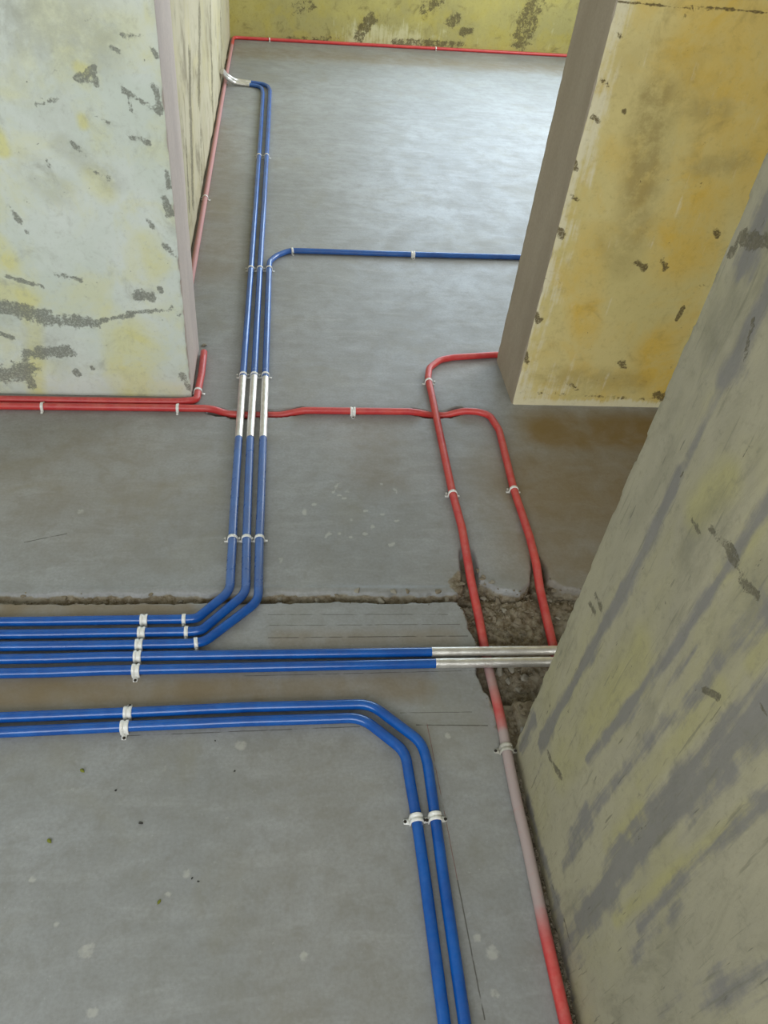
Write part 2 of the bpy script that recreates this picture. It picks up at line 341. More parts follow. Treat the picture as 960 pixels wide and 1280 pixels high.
# ------------------------------------------------------------------ walls: closed solids, their seen faces finely gridded
def wall(name, plan, fine, mats, res=0.006, ztop=CEIL, zfine=1.25, zbot=-0.05, attrs=None, amp=0.002, chip=0.004, label=None):
    """plan: outline points, counter-clockwise from above; fine[i]: (t0, t1) finely gridded share of edge i or None"""
    cols = []; segs = []; corner = []
    n = len(plan)
    for i in range(n):
        a = np.array(plan[i], float); b = np.array(plan[(i + 1) % n], float); L = np.linalg.norm(b - a)
        if fine[i] is None: ts = np.linspace(0, 1, 3)[:-1]
        else:
            t0, t1 = fine[i]; k = max(2, int(L * (t1 - t0) / res))
            ts = np.concatenate([[0] if t0 > 0 else [], np.linspace(t0, t1, k, endpoint=False), [t1] if t1 < 1 else []])
        for j, t in enumerate(ts):
            cols.append(a + (b - a) * t); segs.append(i); corner.append(t == 0)
    cols = np.array(cols); nc = len(cols)
    zs = np.concatenate([[zbot], np.arange(-0.02, zfine, res), np.linspace(zfine, ztop, 5)]); nz = len(zs)
    # outward normals
    en = []
    for i in range(n):
        d = np.array(plan[(i + 1) % n], float) - np.array(plan[i], float); d /= np.linalg.norm(d); en.append((d[1], -d[0]))
    cn = []
    for k in range(nc):
        v = np.array(en[segs[k]])
        if corner[k]: v = (v + np.array(en[segs[k] - 1])) * 0.7
        cn.append(v)
    cn = np.array(cn)
    u = np.arange(nc) * res
    U, Z = np.meshgrid(u, zs)
    P = np.zeros((nz, nc, 3)); P[..., 0] = cols[None, :, 0]; P[..., 1] = cols[None, :, 1]; P[..., 2] = Z
    disp = amp * 2 * (fbm(U * 9, Z * 5, 5) - 0.5) + amp * 0.5 * (fbm(U * 50, Z * 40, 8) - 0.5)
    ch = np.zeros(nc)
    for k in range(nc):
        if corner[k]: ch[k] = 1
    disp = disp - chip * ch[None, :] * sstep(0.45, 0.75, fbm(U * 3 + 4, Z * 28, 15)) - 0.0015 * ch[None, :]
    disp[-1] = 0
    P[..., 0] += disp * cn[None, :, 0]; P[..., 1] += disp * cn[None, :, 1]
    idx = np.arange(nz * nc).reshape(nz, nc); nxt = np.roll(idx, -1, axis=1)
    f = np.stack([idx[:-1], nxt[:-1], nxt[1:], idx[1:]], -1).reshape(-1, 4)
    me = bpy.data.meshes.new(name)
    faces = f.tolist() + [idx[-1].tolist()]
    me.from_pydata(P.reshape(-1, 3).tolist(), [], faces)
    ul = []; mi = {}
    for m in mats:
        if m.name not in mi: mi[m.name] = len(ul); ul.append(m); me.materials.append(m)
    seg_m = np.array([mi[mats[s].name] for s in segs]); pm = np.concatenate([np.tile(seg_m, nz - 1), [0]]).astype(np.int32)
    me.polygons.foreach_set('material_index', pm)
    sm = np.ones(len(faces), bool); sm[-1] = False; me.polygons.foreach_set('use_smooth', sm)
    for key in ('scrape', 'tint', 'grime', 'smear'):
        val = np.zeros((nz, nc))
        if attrs and key in attrs: val = attrs[key](P)
        at = me.attributes.new(key, 'FLOAT', 'POINT'); at.data.foreach_set('value', val.astype(np.float32).ravel())
    me.update()
    # sharp corners
    o = bpy.data.objects.new(name, me); COL.objects.link(o); o['kind'] = 'structure'
    if label: o['label'] = label
    try:
        me.set_sharp_from_angle(angle=math.radians(50))
    except Exception: pass
    return o
def strokes(plane, val, lst, soft=1.0):
    """strokes given by pixel, met with the wall's plane, then measured in metres on the wall"""
    hit = on_plane_y if plane == 'y' else on_plane_x
    ax = 0 if plane == 'y' else 1
    S = []
    for s in lst:
        x0, y0, x1, y1, wp = s[:5]; st = s[5] if len(s) > 5 else 1.0
        a = hit(x0, y0, val); b = hit(x1, y1, val)
        depth = float(np.dot((a + b) / 2 - np.array([0, 0, CAM_H]), np.array([AX[2], AY[2], -AD[2]])))
        S.append((a[ax], a[2], b[ax], b[2], wp * depth / F_PX, st))
    other = 1 - ax
    def fn(P):
        m = np.zeros(P.shape[:2]); near = np.abs(P[..., other] - val) < 0.02
        for a0, a1, b0, b1, wm, st in S:
            m = np.maximum(m, st * np.clip(0.5 + soft - soft * seg_dist(P[..., ax], P[..., 2], a0, a1, b0, b1) / wm, 0, 1))
        return m * near
    return fn

LW_SCR = [(104, 98, 116, 88, 7), (117, 84, 120, 104, 5), (94, 98, 103, 100, 3), (155, 113, 200, 140, 4.5), (193, 108, 200, 138, 5), (161, 120, 164, 138, 3),
          (208, 216, 212, 232, 4.5), (206, 250, 213, 268, 5), (150, 43, 176, 45, 4, 0.8), (139, 60, 150, 66, 3, 0.8), (188, 58, 196, 70, 4, 0.85),
          (-10, 380, 60, 396, 13), (60, 399, 115, 403, 9), (115, 402, 165, 395, 4, 0.9), (160, 391, 214, 388, 3, 0.85), (172, 370, 188, 370, 8), (200, 361, 201, 364, 3.5),
          (34, 442, 86, 438, 9), (-6, 470, 34, 460, 14, 0.9), (32, 462, 40, 484, 7, 0.85), (-4, 415, 16, 423, 4.5), (8, 345, 54, 358, 3.5, 0.85), (94, 464, 98, 468, 5, 0.95),
          (115, 460, 116, 461, 4), (10, 256, 35, 292, 4, 0.8), (185, 275, 192, 283, 4, 0.85), (68, 342, 100, 350, 4, 0.7), (110, 210, 135, 224, 4, 0.75), (122, 145, 136, 155, 4, 0.8),
          (85, 172, 106, 196, 4, 0.75), (160, 170, 185, 178, 4, 0.7), (58, 200, 62, 208, 4, 0.8), (205, 305, 218, 318, 5, 0.8), (45, 130, 75, 126, 5, 0.7), (215, 385, 224, 395, 4, 0.8),
          (226, 468, 238, 486, 5, 0.9), (0, 500, 200, 500, 3, 0.65)]
LW_TINT = [(-6, 165, 3, 188, 9, 1.0), (-6, 305, 8, 330, 15, 1.0), (98, 84, 107, 90, 7, 1.0), (102, 148, 104, 156, 6, 1.0), (115, 222, 132, 240, 14, 0.6), (160, 420, 172, 485, 26, 0.8),
           (42, 400, 46, 490, 10, 0.7), (185, 300, 195, 330, 14, 0.5), (-5, 360, 30, 376, 18, 0.8), (60, 20, 160, 40, 30, 0.45), (190, 480, 220, 490, 10, 0.6), (135, 390, 150, 480, 14, 0.5)]
LW_GRIME = [(40, 215, 75, 240, 22, 0.35), (20, 100, 60, 130, 40, 0.25), (10, 30, 110, 45, 45, 0.5), (80, 180, 140, 225, 16, 0.4), (0, 400, 80, 440, 30, 0.3)]
wl = wall('wall_left', [(-3.2, YF), (XL, YF), (XL, YF + TH), (-3.2, YF + TH)], [(0.78, 1), (0, 1), None, None],
          [M_WHITE, M_JAMB_L, M_ROUGH, M_ROUGH],
          attrs={'scrape': strokes('y', YF, LW_SCR, 0.7), 'tint': strokes('y', YF, LW_TINT), 'grime': strokes('y', YF, LW_GRIME)},
          label='wall pier with scraped white putty face and bare cement jamb')

RW_SCR = [(715, 192, 720, 212, 4, .95), (693, 288, 702, 296, 6), (668, 392, 673, 400, 5.5), (657, 442, 659, 452, 3.5, .9), (772, 40, 776, 46, 4, .85), (754, 100, 760, 108, 4, .85),
          (740, 145, 748, 152, 4, .8), (798, 328, 806, 334, 5, .9), (828, 325, 832, 335, 4, .8), (854, 383, 846, 400, 3, .95), (822, 494, 832, 500, 7), (776, 452, 782, 460, 5, .8), (712, 480, 722, 486, 4, .75),
          (780, 138, 782, 141, 3.5), (714, 245, 722, 250, 3.5, .9), (645, 490, 825, 500, 3, .55), (893, 288, 896, 294, 5, .8), (770, 2, 960, 16, 2.0, .95)]
RW_TINT = [(900, 60, 960, 200, 60, .7), (870, 260, 850, 320, 36, .8), (820, 440, 830, 480, 26, .9), (740, 300, 730, 400, 20, .5), (900, 20, 960, 40, 40, .6), (870, 230, 900, 240, 18, .7)]
RW_GRIME = [(820, 120, 800, 240, 26, .75), (800, 240, 790, 300, 24, .5), (830, 130, 900, 140, 16, .5), (760, 300, 780, 330, 20, .35), (880, 210, 930, 200, 14, .5), (690, 470, 800, 478, 14, .45), (790, 90, 870, 100, 40, .25)]
def rw_pale(P):
    near = np.abs(P[..., 1] - YF) < 0.02
    d = P[..., 0] - XR
    m = np.clip(1.15 - d / 0.075, 0, 1) * 0.72
    m = np.maximum(m, np.clip(1.5 - P[..., 2] / 0.026, 0, 1))
    m = np.maximum(m, 0.5 * np.clip(1.4 - P[..., 2] / 0.16, 0, 1) * np.clip(1.3 - d / 0.3, 0, 1))
    return m * near
wr = wall('wall_right', [(3.1, YF), (3.1, YF + TH - 0.02), (XR, YF + TH - 0.02), (XR, YF)], [None, None, (0, 1), (0, 0.33)],
          [M_ROUGH, M_ROUGH, M_JAMB_R, M_YELLOW],
          attrs={'scrape': strokes('y', YF, RW_SCR, 0.7), 'tint': strokes('y', YF, RW_TINT), 'grime': strokes('y', YF, RW_GRIME), 'smear': rw_pale},
          label='wall pier with ochre yellow putty face and bare cement jamb')

FW_SM = [(652, 935, 668, 900, 9, .9), (676, 930, 690, 905, 10), (690, 905, 800, 700, 11), (800, 700, 850, 595, 14), (850, 595, 905, 480, 9, .9), (735, 950, 755, 925, 7, .8), (755, 925, 850, 800, 9), (850, 800, 965, 620, 12),
         (700, 1195, 780, 1080, 22), (780, 1080, 870, 970, 30), (870, 970, 970, 880, 34), (705, 1080, 735, 1020, 16, .9), (735, 1020, 800, 940, 10, .7), (800, 940, 880, 850, 14, .75), (880, 850, 960, 760, 18, .8),
         (905, 480, 965, 350, 18), (930, 330, 965, 240, 26, .85), (660, 1000, 700, 1140, 10, .8), (700, 1140, 716, 1280, 12, .9), (800, 1160, 880, 1070, 12, .8), (880, 1070, 965, 990, 12, .8), (790, 1200, 850, 1130, 10, .7),
         (880, 1260, 965, 1210, 20, .8), (830, 860, 870, 810, 8, .7)]
FW_SCR = [(912, 316, 928, 290, 9), (928, 300, 965, 300, 12), (685, 940, 702, 972, 5, .95), (746, 745, 752, 760, 6, .95), (876, 862, 898, 870, 6, .9), (912, 690, 928, 728, 13, .85), (932, 725, 945, 745, 8, .7),
          (700, 690, 740, 640, 4, .6), (738, 755, 744, 765, 5, .8), (820, 640, 828, 660, 4, .75), (866, 650, 874, 664, 6, .75), (884, 655, 910, 690, 7, .7), (940, 400, 930, 450, 5, .9), (853, 588, 850, 596, 3, .9),
          (950, 880, 957, 892, 4, .9), (690, 1105, 698, 1130, 3, .8), (705, 1150, 712, 1175, 3, .8), (830, 750, 838, 765, 4, .6), (765, 545, 742, 600, 4, .55)]
FW_TINT = [(700, 960, 800, 820, 30, .6), (870, 640, 910, 600, 26, .8), (800, 980, 900, 860, 16, .7), (940, 830, 965, 800, 16, .6), (850, 1010, 960, 900, 10, .4), (760, 1060, 800, 1010, 14, .7), (770, 1150, 940, 1010, 10, .7), (900, 720, 960, 640, 14, .5)]
FW_GRIME = [(900, 420, 965, 300, 40, .7), (860, 700, 900, 640, 30, .5), (790, 660, 840, 560, 14, .3), (900, 800, 960, 720, 30, .5)]
fw = wall('wall_front', [(XW, -1.4), (XW + 0.22, -1.4), (XW + 0.22, YW), (XW, YW)], [None, None, None, (0, 0.5)],
          [M_ROUGH, M_ROUGH, M_ROUGH, M_GREEN], res=0.0055, amp=0.003, chip=0.009,
          attrs={'scrape': strokes('x', XW, FW_SCR, 0.7), 'tint': strokes('x', XW, FW_TINT), 'grime': strokes('x', XW, FW_GRIME), 'smear': strokes('x', XW, FW_SM, 0.6)},
          label='wall with trowel-smeared grey and greenish putty beside the dusty conduit')

def lw_scr(P):
    y, z = P[..., 1], P[..., 2]
    m = np.zeros(y.shape)
    for y0, z0, y1, z1, wd, st in ((3.35, .55, 3.1, .12, .05, .95), (3.9, .6, 3.6, .35, .06, .85), (4.5, .5, 4.3, .1, .05, .75), (3.0, .35, 2.95, .15, .03, .8), (5.2, .3, 5.1, .05, .06, .7), (3.6, .2, 3.5, .05, .03, .7)):
        m = np.maximum(m, st * np.clip(1.5 - seg_dist(y, z, y0, z0, y1, z1) / wd, 0, 1))
    return m * (np.abs(P[..., 0] - XLW) < 0.02)
wall('wall_left_far', [(XLW - 0.2, YF + TH), (XLW, YF + TH), (XLW, y_back(XLW)), (XLW - 0.2, y_back(XLW))], [None, (0, 1), None, None],
     [M_ROUGH, M_STREAK, M_ROUGH, M_ROUGH], res=0.012, zfine=1.0, attrs={'scrape': lw_scr}, amp=0.003,
     label='far room side wall with vertical dark streaks')

# far room's back wall in two pieces around its window: low sill wall seen, sides and head around the opening
def wb_scr(P):
    x, z = P[..., 0], P[..., 2]
    m = np.zeros(x.shape)
    for x0, z0, x1, z1, wd, st in ((.55, .06, .62, .16, .05, .9), (.8, .03, 1.3, .04, .03, .8), (.05, .02, .4, .03, .02, .6), (1.2, .17, 1.25, .2, .04, .8), (1.75, .1, 1.8, .3, .10, .75), (1.3, .12, 1.35, .13, .03, .85), (.1, .2, .2, .22, .05, .6), (1.0, .25, 1.1, .3, .05, .7)):
        m = np.maximum(m, st * np.clip(1.5 - seg_dist(x, z, x0, z0, x1, z1) / wd, 0, 1))
    return m
def wb_pale(P):
    x, z = P[..., 0], P[..., 2]
    return 0.8 * np.clip(1.4 - np.abs(x - 0.75) / 0.35, 0, 1) * np.clip(1.5 - z / 0.14, 0, 1)
SILL = 0.62
WX0, WX1 = 0.70, 2.66
def back_poly(x0, x1, th=0.2): return [(x0, y_back(x0)), (x1, y_back(x1)), (x1, y_back(x1) + th), (x0, y_back(x0) + th)]
wall('wall_back', back_poly(-0.55, 3.1), [(0.05, 0.8), None, None, None], [M_OLIVE, M_ROUGH, M_ROUGH, M_ROUGH], res=0.012, zfine=0.55, ztop=SILL,
     attrs={'scrape': wb_scr, 'smear': wb_pale}, amp=0.003, label='mouldy yellow wall under the far room window')

def boxes(name, lst, mat, label=None):
    bm = bmesh.new()
    for x0, y0, z0, x1, y1, z1 in lst:
        m = bmesh.ops.create_cube(bm, size=1.0)
        for v in m['verts']:
            v.co = Vector(((x0 + x1) / 2 + v.co.x * (x1 - x0), (y0 + y1) / 2 + v.co.y * (y1 - y0), (z0 + z1) / 2 + v.co.z * (z1 - z0)))
    me = bpy.data.meshes.new(name); bm.to_mesh(me); bm.free(); me.materials.append(mat)
    o = bpy.data.objects.new(name, me); COL.objects.link(o); o['kind'] = 'structure'
    if label: o['label'] = label
    return o
yb = 6.16
boxes('wall_back_upper', [(-0.55, yb, SILL, WX0, yb + 0.2, CEIL), (WX1, yb + 0.2, SILL, 3.1, yb + 0.45, CEIL), (WX0, yb, 2.2, WX1, yb + 0.3, CEIL)], M_OLIVE, 'wall above and beside the far room window')
YR = -1.40
boxes('wall_right_far', [(3.1, YF, -0.05, 3.25, 3.36, CEIL), (3.1, 5.44, -0.05, 3.25, 6.7, CEIL), (3.1, 3.36, -0.05, 3.25, 5.44, 0.82), (3.1, 3.36, 2.28, 3.25, 5.44, CEIL)], M_ROUGH)
boxes('wall_right_passage', [(3.1, YR, -0.05, 3.25, YF, CEIL)], M_ROUGH)
boxes('wall_rear', [(-3.2, YR - .15, -0.05, -2.0, YR, CEIL), (0.4, YR - .15, -0.05, 0.96, YR, CEIL), (2.64, YR - .15, -0.05, 3.1, YR, CEIL), (-2.0, YR - .15, 2.5, 0.4, YR, CEIL), (-2.0, YR - .15, -0.05, 0.4, YR, 0.92),
                    (0.96, YR - .15, 2.28, 2.64, YR, CEIL), (0.96, YR - .15, -0.05, 2.64, YR, 0.92)], M_WHITE)
boxes('wall_side', [(-3.35, -1.5, -0.05, -3.2, -0.85, CEIL), (-3.35, 1.05, -0.05, -3.2, YF, CEIL), (-3.35, -0.85, -0.05, -3.2, 1.05, 0.85), (-3.35, -0.85, 2.25, -3.2, 1.05, CEIL)], M_WHITE)
boxes('ceiling', [(-3.35, -1.55, CEIL, 3.25, 6.8, CEIL + 0.12)], M_CEIL)

# ------------------------------------------------------------------ conduits
R = 0.0106
def mat_pipe(name, a, b, dustc, dust, rough, dust2=None):
    t = NT(name); c = t.coord()
    n1 = t.noise(c, 14, 4, 0.6); n2 = t.noise(c, 120, 4, 0.65); n3 = t.noise(c, 45, 4, 0.7)
    col = t.mix(t.ramp(n1, 0.35, 0.65), a, b)
    # settled dust: more on upward faces of the pipe, patchy
    geo = t.n.new('ShaderNodeNewGeometry'); sep = t.n.new('ShaderNodeSeparateXYZ'); t.link(geo.outputs['Normal'], sep.inputs[0])
    up = t.ramp(sep.outputs[2], 0.2, 1.0, 0.25, 1.0)
    du = t.math('MULTIPLY', up, t.math('MULTIPLY', t.ramp(n3, 0.3, 0.75, 0.3, 1.0), dust))
    at = t.math('MULTIPLY', t.attr('dust'), t.ramp(n3, 0.2, 0.5, 0.75, 1.0))
    col = t.mix(du, col, dustc)
    at = t.math('MINIMUM', at, 0.97)
    col = t.mix(at, col, dust2 or dustc)
    du = t.math('MINIMUM', t.math('ADD', du, at), 1.0)
    r = t.math('ADD', rough, t.math('MULTIPLY', du, 0.4))
    t.bump(t.math('ADD', n2, n1), 0.0004, 0.25)
    return t.out(col, r, 0.0, 0.5)
M_BLUE = mat_pipe('blue_pvc', srgb(5, 74, 154), srgb(9, 88, 172), srgb(140, 156, 176), 0.07, 0.17)
M_RED = mat_pipe('red_pvc', srgb(190, 40, 46), srgb(202, 58, 52), srgb(204, 136, 126), 0.42, 0.34, srgb(166, 152, 148))
def mat_foil():
    t = NT('silver_foil_tape'); c = t.coord()
    n = t.noise(c, 130, 5, 0.7); n2 = t.noise(c, 38, 3)
    col = t.mix(t.ramp(n2, 0.3, 0.7), (0.82, 0.80, 0.75), (0.66, 0.63, 0.58))
    t.bump(n, 0.0016, 0.7)
    return t.out(col, 0.34, 0.72, 0.5)
M_FOIL = mat_foil()
def mat_simple(name, a, b, rough=0.5, metal=0.0, scale=60):
    t = NT(name); n = t.noise(t.coord(), scale, 4)
    return t.out(t.mix(t.ramp(n, 0.3, 0.7), a, b), rough, metal)
M_CLIP = mat_simple('white_clip_plastic', srgb(240, 239, 234), srgb(222, 221, 214), 0.16)
M_CLIP_D = mat_simple('dusty_clip_plastic', srgb(190, 186, 172), srgb(160, 156, 144), 0.6)
M_SCREW = mat_simple('dark_screw_steel', srgb(52, 48, 44), srgb(80, 74, 66), 0.45, 0.6)

def path3(pts, rad=0.035):
    """pts: list of Vector; corners rounded; returns dense list"""
    out = [pts[0]]
    for i in range(1, len(pts) - 1):
        p, q, s = pts[i - 1], pts[i], pts[i + 1]
        a = (p - q); b = (s - q); la, lb = a.length, b.length; a = a / la; b = b / lb
        ang = a.angle(b, math.pi); turn = math.pi - ang
        if turn < 0.02: out.append(q); continue
        d = min(rad * math.tan(turn / 2) + 0.004, 0.48 * la, 0.48 * lb)
        A, B = q + a * d, q + b * d; k = max(3, int(turn / 0.12))
        for j in range(k + 1):
            t = j / k; out.append(A * (1 - t) ** 2 + q * 2 * t * (1 - t) + B * t * t)
    out.append(pts[-1]); return out
def densify(path, step=0.03):
    out = [path[0]]
    for a, b in zip(path[:-1], path[1:]):
        n = max(1, int((b - a).length / step))
        for j in range(1, n + 1): out.append(a.lerp(b, j / n))
    return out
def tube_mesh(name, path, r, mat, seg=18, dust=None, crumple=0.0):
    n = len(path); V = []; Fc = []; du = []
    for i, p in enumerate(path):
        t = (path[min(i + 1, n - 1)] - path[max(i - 1, 0)]).normalized()
        up = Vector((0, 0, 1)); s = t.cross(up)
        if s.length < 1e-3: s = Vector((1, 0, 0))
        s.normalize(); u = s.cross(t).normalized()
        for k in range(seg):
            a = 2 * math.pi * k / seg; rr = r * (1 + crumple * (random.random() - 0.5))
            V.append(p + s * (rr * math.cos(a)) + u * (rr * math.sin(a))); du.append(dust(p) if dust else 0.0)
    for i in range(n - 1):
        for k in range(seg):
            k2 = (k + 1) % seg; Fc.append((i * seg + k, i * seg + k2, (i + 1) * seg + k2, (i + 1) * seg + k))
    Fc.append(tuple(range(seg - 1, -1, -1))); Fc.append(tuple((n - 1) * seg + k for k in range(seg)))
    me = bpy.data.meshes.new(name); me.from_pydata([tuple(v) for v in V], [], [f[::-1] for f in Fc]); me.update()
    me.polygons.foreach_set('use_smooth', np.array([True] * (len(Fc) - 2) + [False] * 2))
    at = me.attributes.new('dust', 'FLOAT', 'POINT'); at.data.foreach_set('value', np.array(du, np.float32))
    me.materials.append(mat); return me
def sub_path(path, fa, fb):
    """the stretch of a path between the points nearest to fa and fb"""
    P = densify(path, 0.004)
    ia = min(range(len(P)), key=lambda i: (P[i] - fa).length); ib = min(range(len(P)), key=lambda i: (P[i] - fb).length)
    if ia > ib: ia, ib = ib, ia
    Q = P[ia:ib + 1]; return Q[::2] + ([Q[-1]] if (len(Q) - 1) % 2 else [])
def px3(lst):
    return [on_floor(p[0], p[1], p[2] if len(p) > 2 else R) for p in lst]
PATHS = {}
def run_left(lst, end=-2.9):
    P = px3(lst); d = (P[0] - P[1]).normalized(); return [P[0] + d * ((P[0].x - end) / -d.x)] + P
def run_near(P):
    d = (P[-1] - P[-2]).normalized(); return P + [P[-1] + d * ((P[-1].y + 1.25) / -d.y)]
def conduit(key, name, pts, mat, label, group=None, rad=0.035, foils=(), dust=None, extra=None, r=R):
    pth = densify(path3(pts, rad)); PATHS[key] = pth
    if foils:
        base = pts[0].copy(); base.z = 0
        root = bpy.data.objects.new(name, None); root.empty_display_size = 0.05; COL.objects.link(root); root.location = base
        me = tube_mesh('tube', [p - base for p in pth], r, mat, dust=(lambda p: dust(p + base)) if dust else None)
        o = bpy.data.objects.new('tube', me); COL.objects.link(o); o.parent = root
        for a, b in foils:
            q = sub_path(pth, a, b)
            q = [q[0] + (q[0] - q[1]).normalized() * 0.0012] + q + [q[-1] + (q[-1] - q[-2]).normalized() * 0.0012]
            fm = tube_mesh('foil_wrap', [p - base for p in q], r + 0.0006, M_FOIL, crumple=0.045)
            fo = bpy.data.objects.new('foil_wrap', fm); COL.objects.link(fo); fo.parent = root; fo['label'] = 'silver foil tape wrapped around the tube'
        o = root
    else:
        me = tube_mesh(name, pth, r, mat, dust=dust); o = bpy.data.objects.new(name, me); COL.objects.link(o)
    o['label'] = label; o['category'] = 'conduit'
    if group: o['group'] = group
    return o

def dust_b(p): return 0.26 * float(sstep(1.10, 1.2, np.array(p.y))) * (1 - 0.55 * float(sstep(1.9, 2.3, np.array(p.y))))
# the three conduits that come through the doorway and turn along the hall
Z1 = R
pl = lambda x, y, z=R: on_floor(x, y, z)
wall_in = lambda y: Vector((XLW - 0.03, y, 0.075))
def far_end(l):
    out = [on_floor(*p) for p in l]
    for k, mn in ((-3, .05), (-2, .028), (-1, .0125)): out[k].x = XLW + mn
    return out
b1 = run_left([(-90, 778), (60, 776.6), (130, 775.4), (232, 774), (246, 773.2), (287.2, 739), (290.7, 673), (292.2, 640), (298.6, 545), (304.2, 465), (313.8, 335), (319.6, 255), (326.5, 154), (328.6, 117)])
b1 += far_end([(327, 110, R), (322, 107.5, R), (311, 106, R), (292, 103.5, R + .004), (281, 99.5, .038), (277, 96, .055), (274.5, 90, .10)])
b2 = run_left([(-90, 794), (60, 792.5), (130, 791.2), (240, 789.5), (252, 788), (307.3, 741.5), (308.2, 673), (309.3, 640), (312.9, 545), (318, 465), (325, 335), (330, 255), (335.6, 154), (337.4, 113)])
b2 += far_end([(335, 108, R), (329, 105, R), (313, 103, R), (294, 100.5, R + .004), (282.5, 96.5, .038), (278.5, 93, .055), (276, 87, .10)])
b3 = run_left([(-90, 809), (60, 807.5), (130, 806.5), (238, 804.5), (256, 802), (322.8, 751.5), (324.3, 673), (325.8, 640), (329, 545), (332, 465), (336.4, 335), (337, 327), (345, 320), (362, 313.2), (400, 314.2), (480, 317), (649, 321.5), (720, 323.3)])
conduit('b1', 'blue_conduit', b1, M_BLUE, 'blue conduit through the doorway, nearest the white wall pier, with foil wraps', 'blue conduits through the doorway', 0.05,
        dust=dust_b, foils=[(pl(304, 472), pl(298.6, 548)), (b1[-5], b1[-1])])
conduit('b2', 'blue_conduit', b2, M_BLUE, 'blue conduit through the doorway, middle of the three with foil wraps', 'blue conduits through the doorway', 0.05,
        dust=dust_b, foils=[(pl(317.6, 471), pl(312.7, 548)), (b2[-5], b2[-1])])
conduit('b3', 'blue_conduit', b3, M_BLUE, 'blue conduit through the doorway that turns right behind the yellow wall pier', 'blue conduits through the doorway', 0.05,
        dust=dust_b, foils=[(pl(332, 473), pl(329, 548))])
# the two straight conduits of the bundle, foil-wrapped over the hole
b4 = run_left([(-90, 825.5), (60, 823.2), (130, 821), (280, 818.8), (540, 815), (660, 813.6), (760, 812.4)])
b5 = run_left([(-90, 843.5), (60, 840.6), (130, 838), (280, 835), (540, 829.3), (660, 827.6), (760, 826.2)])
conduit('b4', 'blue_conduit', b4, M_BLUE, 'straight blue conduit with foil-wrapped end over the hole, nearer the floor joint', 'straight blue conduits of the bundle', foils=[(pl(541, 815), b4[-1])])
conduit('b5', 'blue_conduit', b5, M_BLUE, 'straight blue conduit with foil-wrapped end over the hole, farther from the floor joint', 'straight blue conduits of the bundle', foils=[(pl(546, 829), b5[-1])])
# the separate pair that bends towards the camera
n1 = run_left([(-90, 900), (0, 897), (170, 890.3), (310, 884), (400, 881.8), (463, 880), (527, 928), (534.5, 955), (543.8, 1020), (554.6, 1100), (581, 1280), (594, 1370)])
n2 = run_left([(-90, 919), (0, 915.5), (170, 907.5), (310, 901.5), (400, 898.8), (452, 897), (506.5, 939.5), (511, 968), (520.1, 1020), (531.6, 1100), (555.5, 1280), (567, 1370)])
n1 = run_near(n1); n2 = run_near(n2)
conduit('n1', 'blue_conduit', n1, M_BLUE, 'bright blue bent conduit on the outer side of the separate pair', 'separate pair of bent blue conduits', 0.06)
conduit('n2', 'blue_conduit', n2, M_BLUE, 'bright blue bent conduit on the inner side of the separate pair', 'separate pair of bent blue conduits', 0.06)

# red conduits
D = -0.0128
ra = run_left([(-90, 498), (0, 499), (150, 501.4), (222, 502), (233, 500), (246, 491), (252, 467), (255, 440)], -1.35)
ra = [Vector((p.x if p.x < XL - 0.03 or p.y < YF - 0.03 else max(p.x, XL + R + 0.006), min(p.y, YF - R - 0.006) if p.x < XL else p.y, p.z)) for p in ra]
conduit('ra', 'red_conduit', ra, M_RED, 'red conduit hugging the white wall pier and ending at its jamb', None, 0.05)
rb = run_left([(-90, 507), (0, 507.4), (100, 508.6), (222, 510), (258, 510.6), (268, 512, 0.006), (284, 517.5, D + .001), (310, 519, D), (352, 519, D), (366, 516, -0.004), (380, 513), (440, 513.8),
          (512, 514.4), (524, 516, 0.003), (536, 519, D), (558, 519.4, D), (570, 516, 0.0), (580, 513.8), (597, 514.5), (612, 519), (624, 538), (642, 611), (662, 671), (670, 703, 0.008), (675, 737, -0.008), (683, 772, -0.0135), (691, 806, -0.0145), (697, 832, -0.0145)])
conduit('rb', 'red_conduit', rb, M_RED, 'red conduit crossing the doorway beneath the foil-wrapped tubes and dropping into the hole', None, 0.045)
def dust_r2(p):
    v = sstep(0.80, 0.775, np.array(p.y)) * sstep(0.375, 0.46, np.array(p.y))
    v2 = sstep(0.875, 0.90, np.array(p.y)) * sstep(0.99, 0.955, np.array(p.y)) * 0.8
    v3 = sstep(0.80, 0.86, np.array(p.y)) * sstep(0.87, 0.86, np.array(p.y)) * 0.15
    return float(np.maximum(np.maximum(v, v2), v3))
r2 = px3([(690, 447), (619.6, 446), (566, 446.8), (550, 450), (536.5, 460), (535, 472), (536.5, 480), (540.4, 497), (549.4, 540), (565.3, 615), (577.5, 660), (584, 697), (588, 722, 0.004), (593, 746, -0.008), (598.4, 771, -0.0145), (603.8, 800, -0.0145),
          (610.4, 834, -0.0145), (616.4, 859, -0.008), (623, 886, 0.006), (629, 914), (637, 958), (646, 1002), (657, 1049), (668.5, 1103), (681, 1164), (694.7, 1224), (707.5, 1280), (727, 1370)])
r2 = run_near(r2)
r2[-1].x = min(r2[-1].x, XW - 0.03)
for i in range(3):
    if r2[i].x > XR - 0.1: r2[i].y = max(r2[i].y, YF + TH - 0.02 + R + 0.004)
conduit('r2', 'red_conduit', r2, M_RED, 'red conduit from the yellow pier through the hole to the smeared wall, partly dusty', None, 0.04, dust=dust_r2)
def wall_run(p, off): return Vector((p.x, y_back(p.x) - off, R))
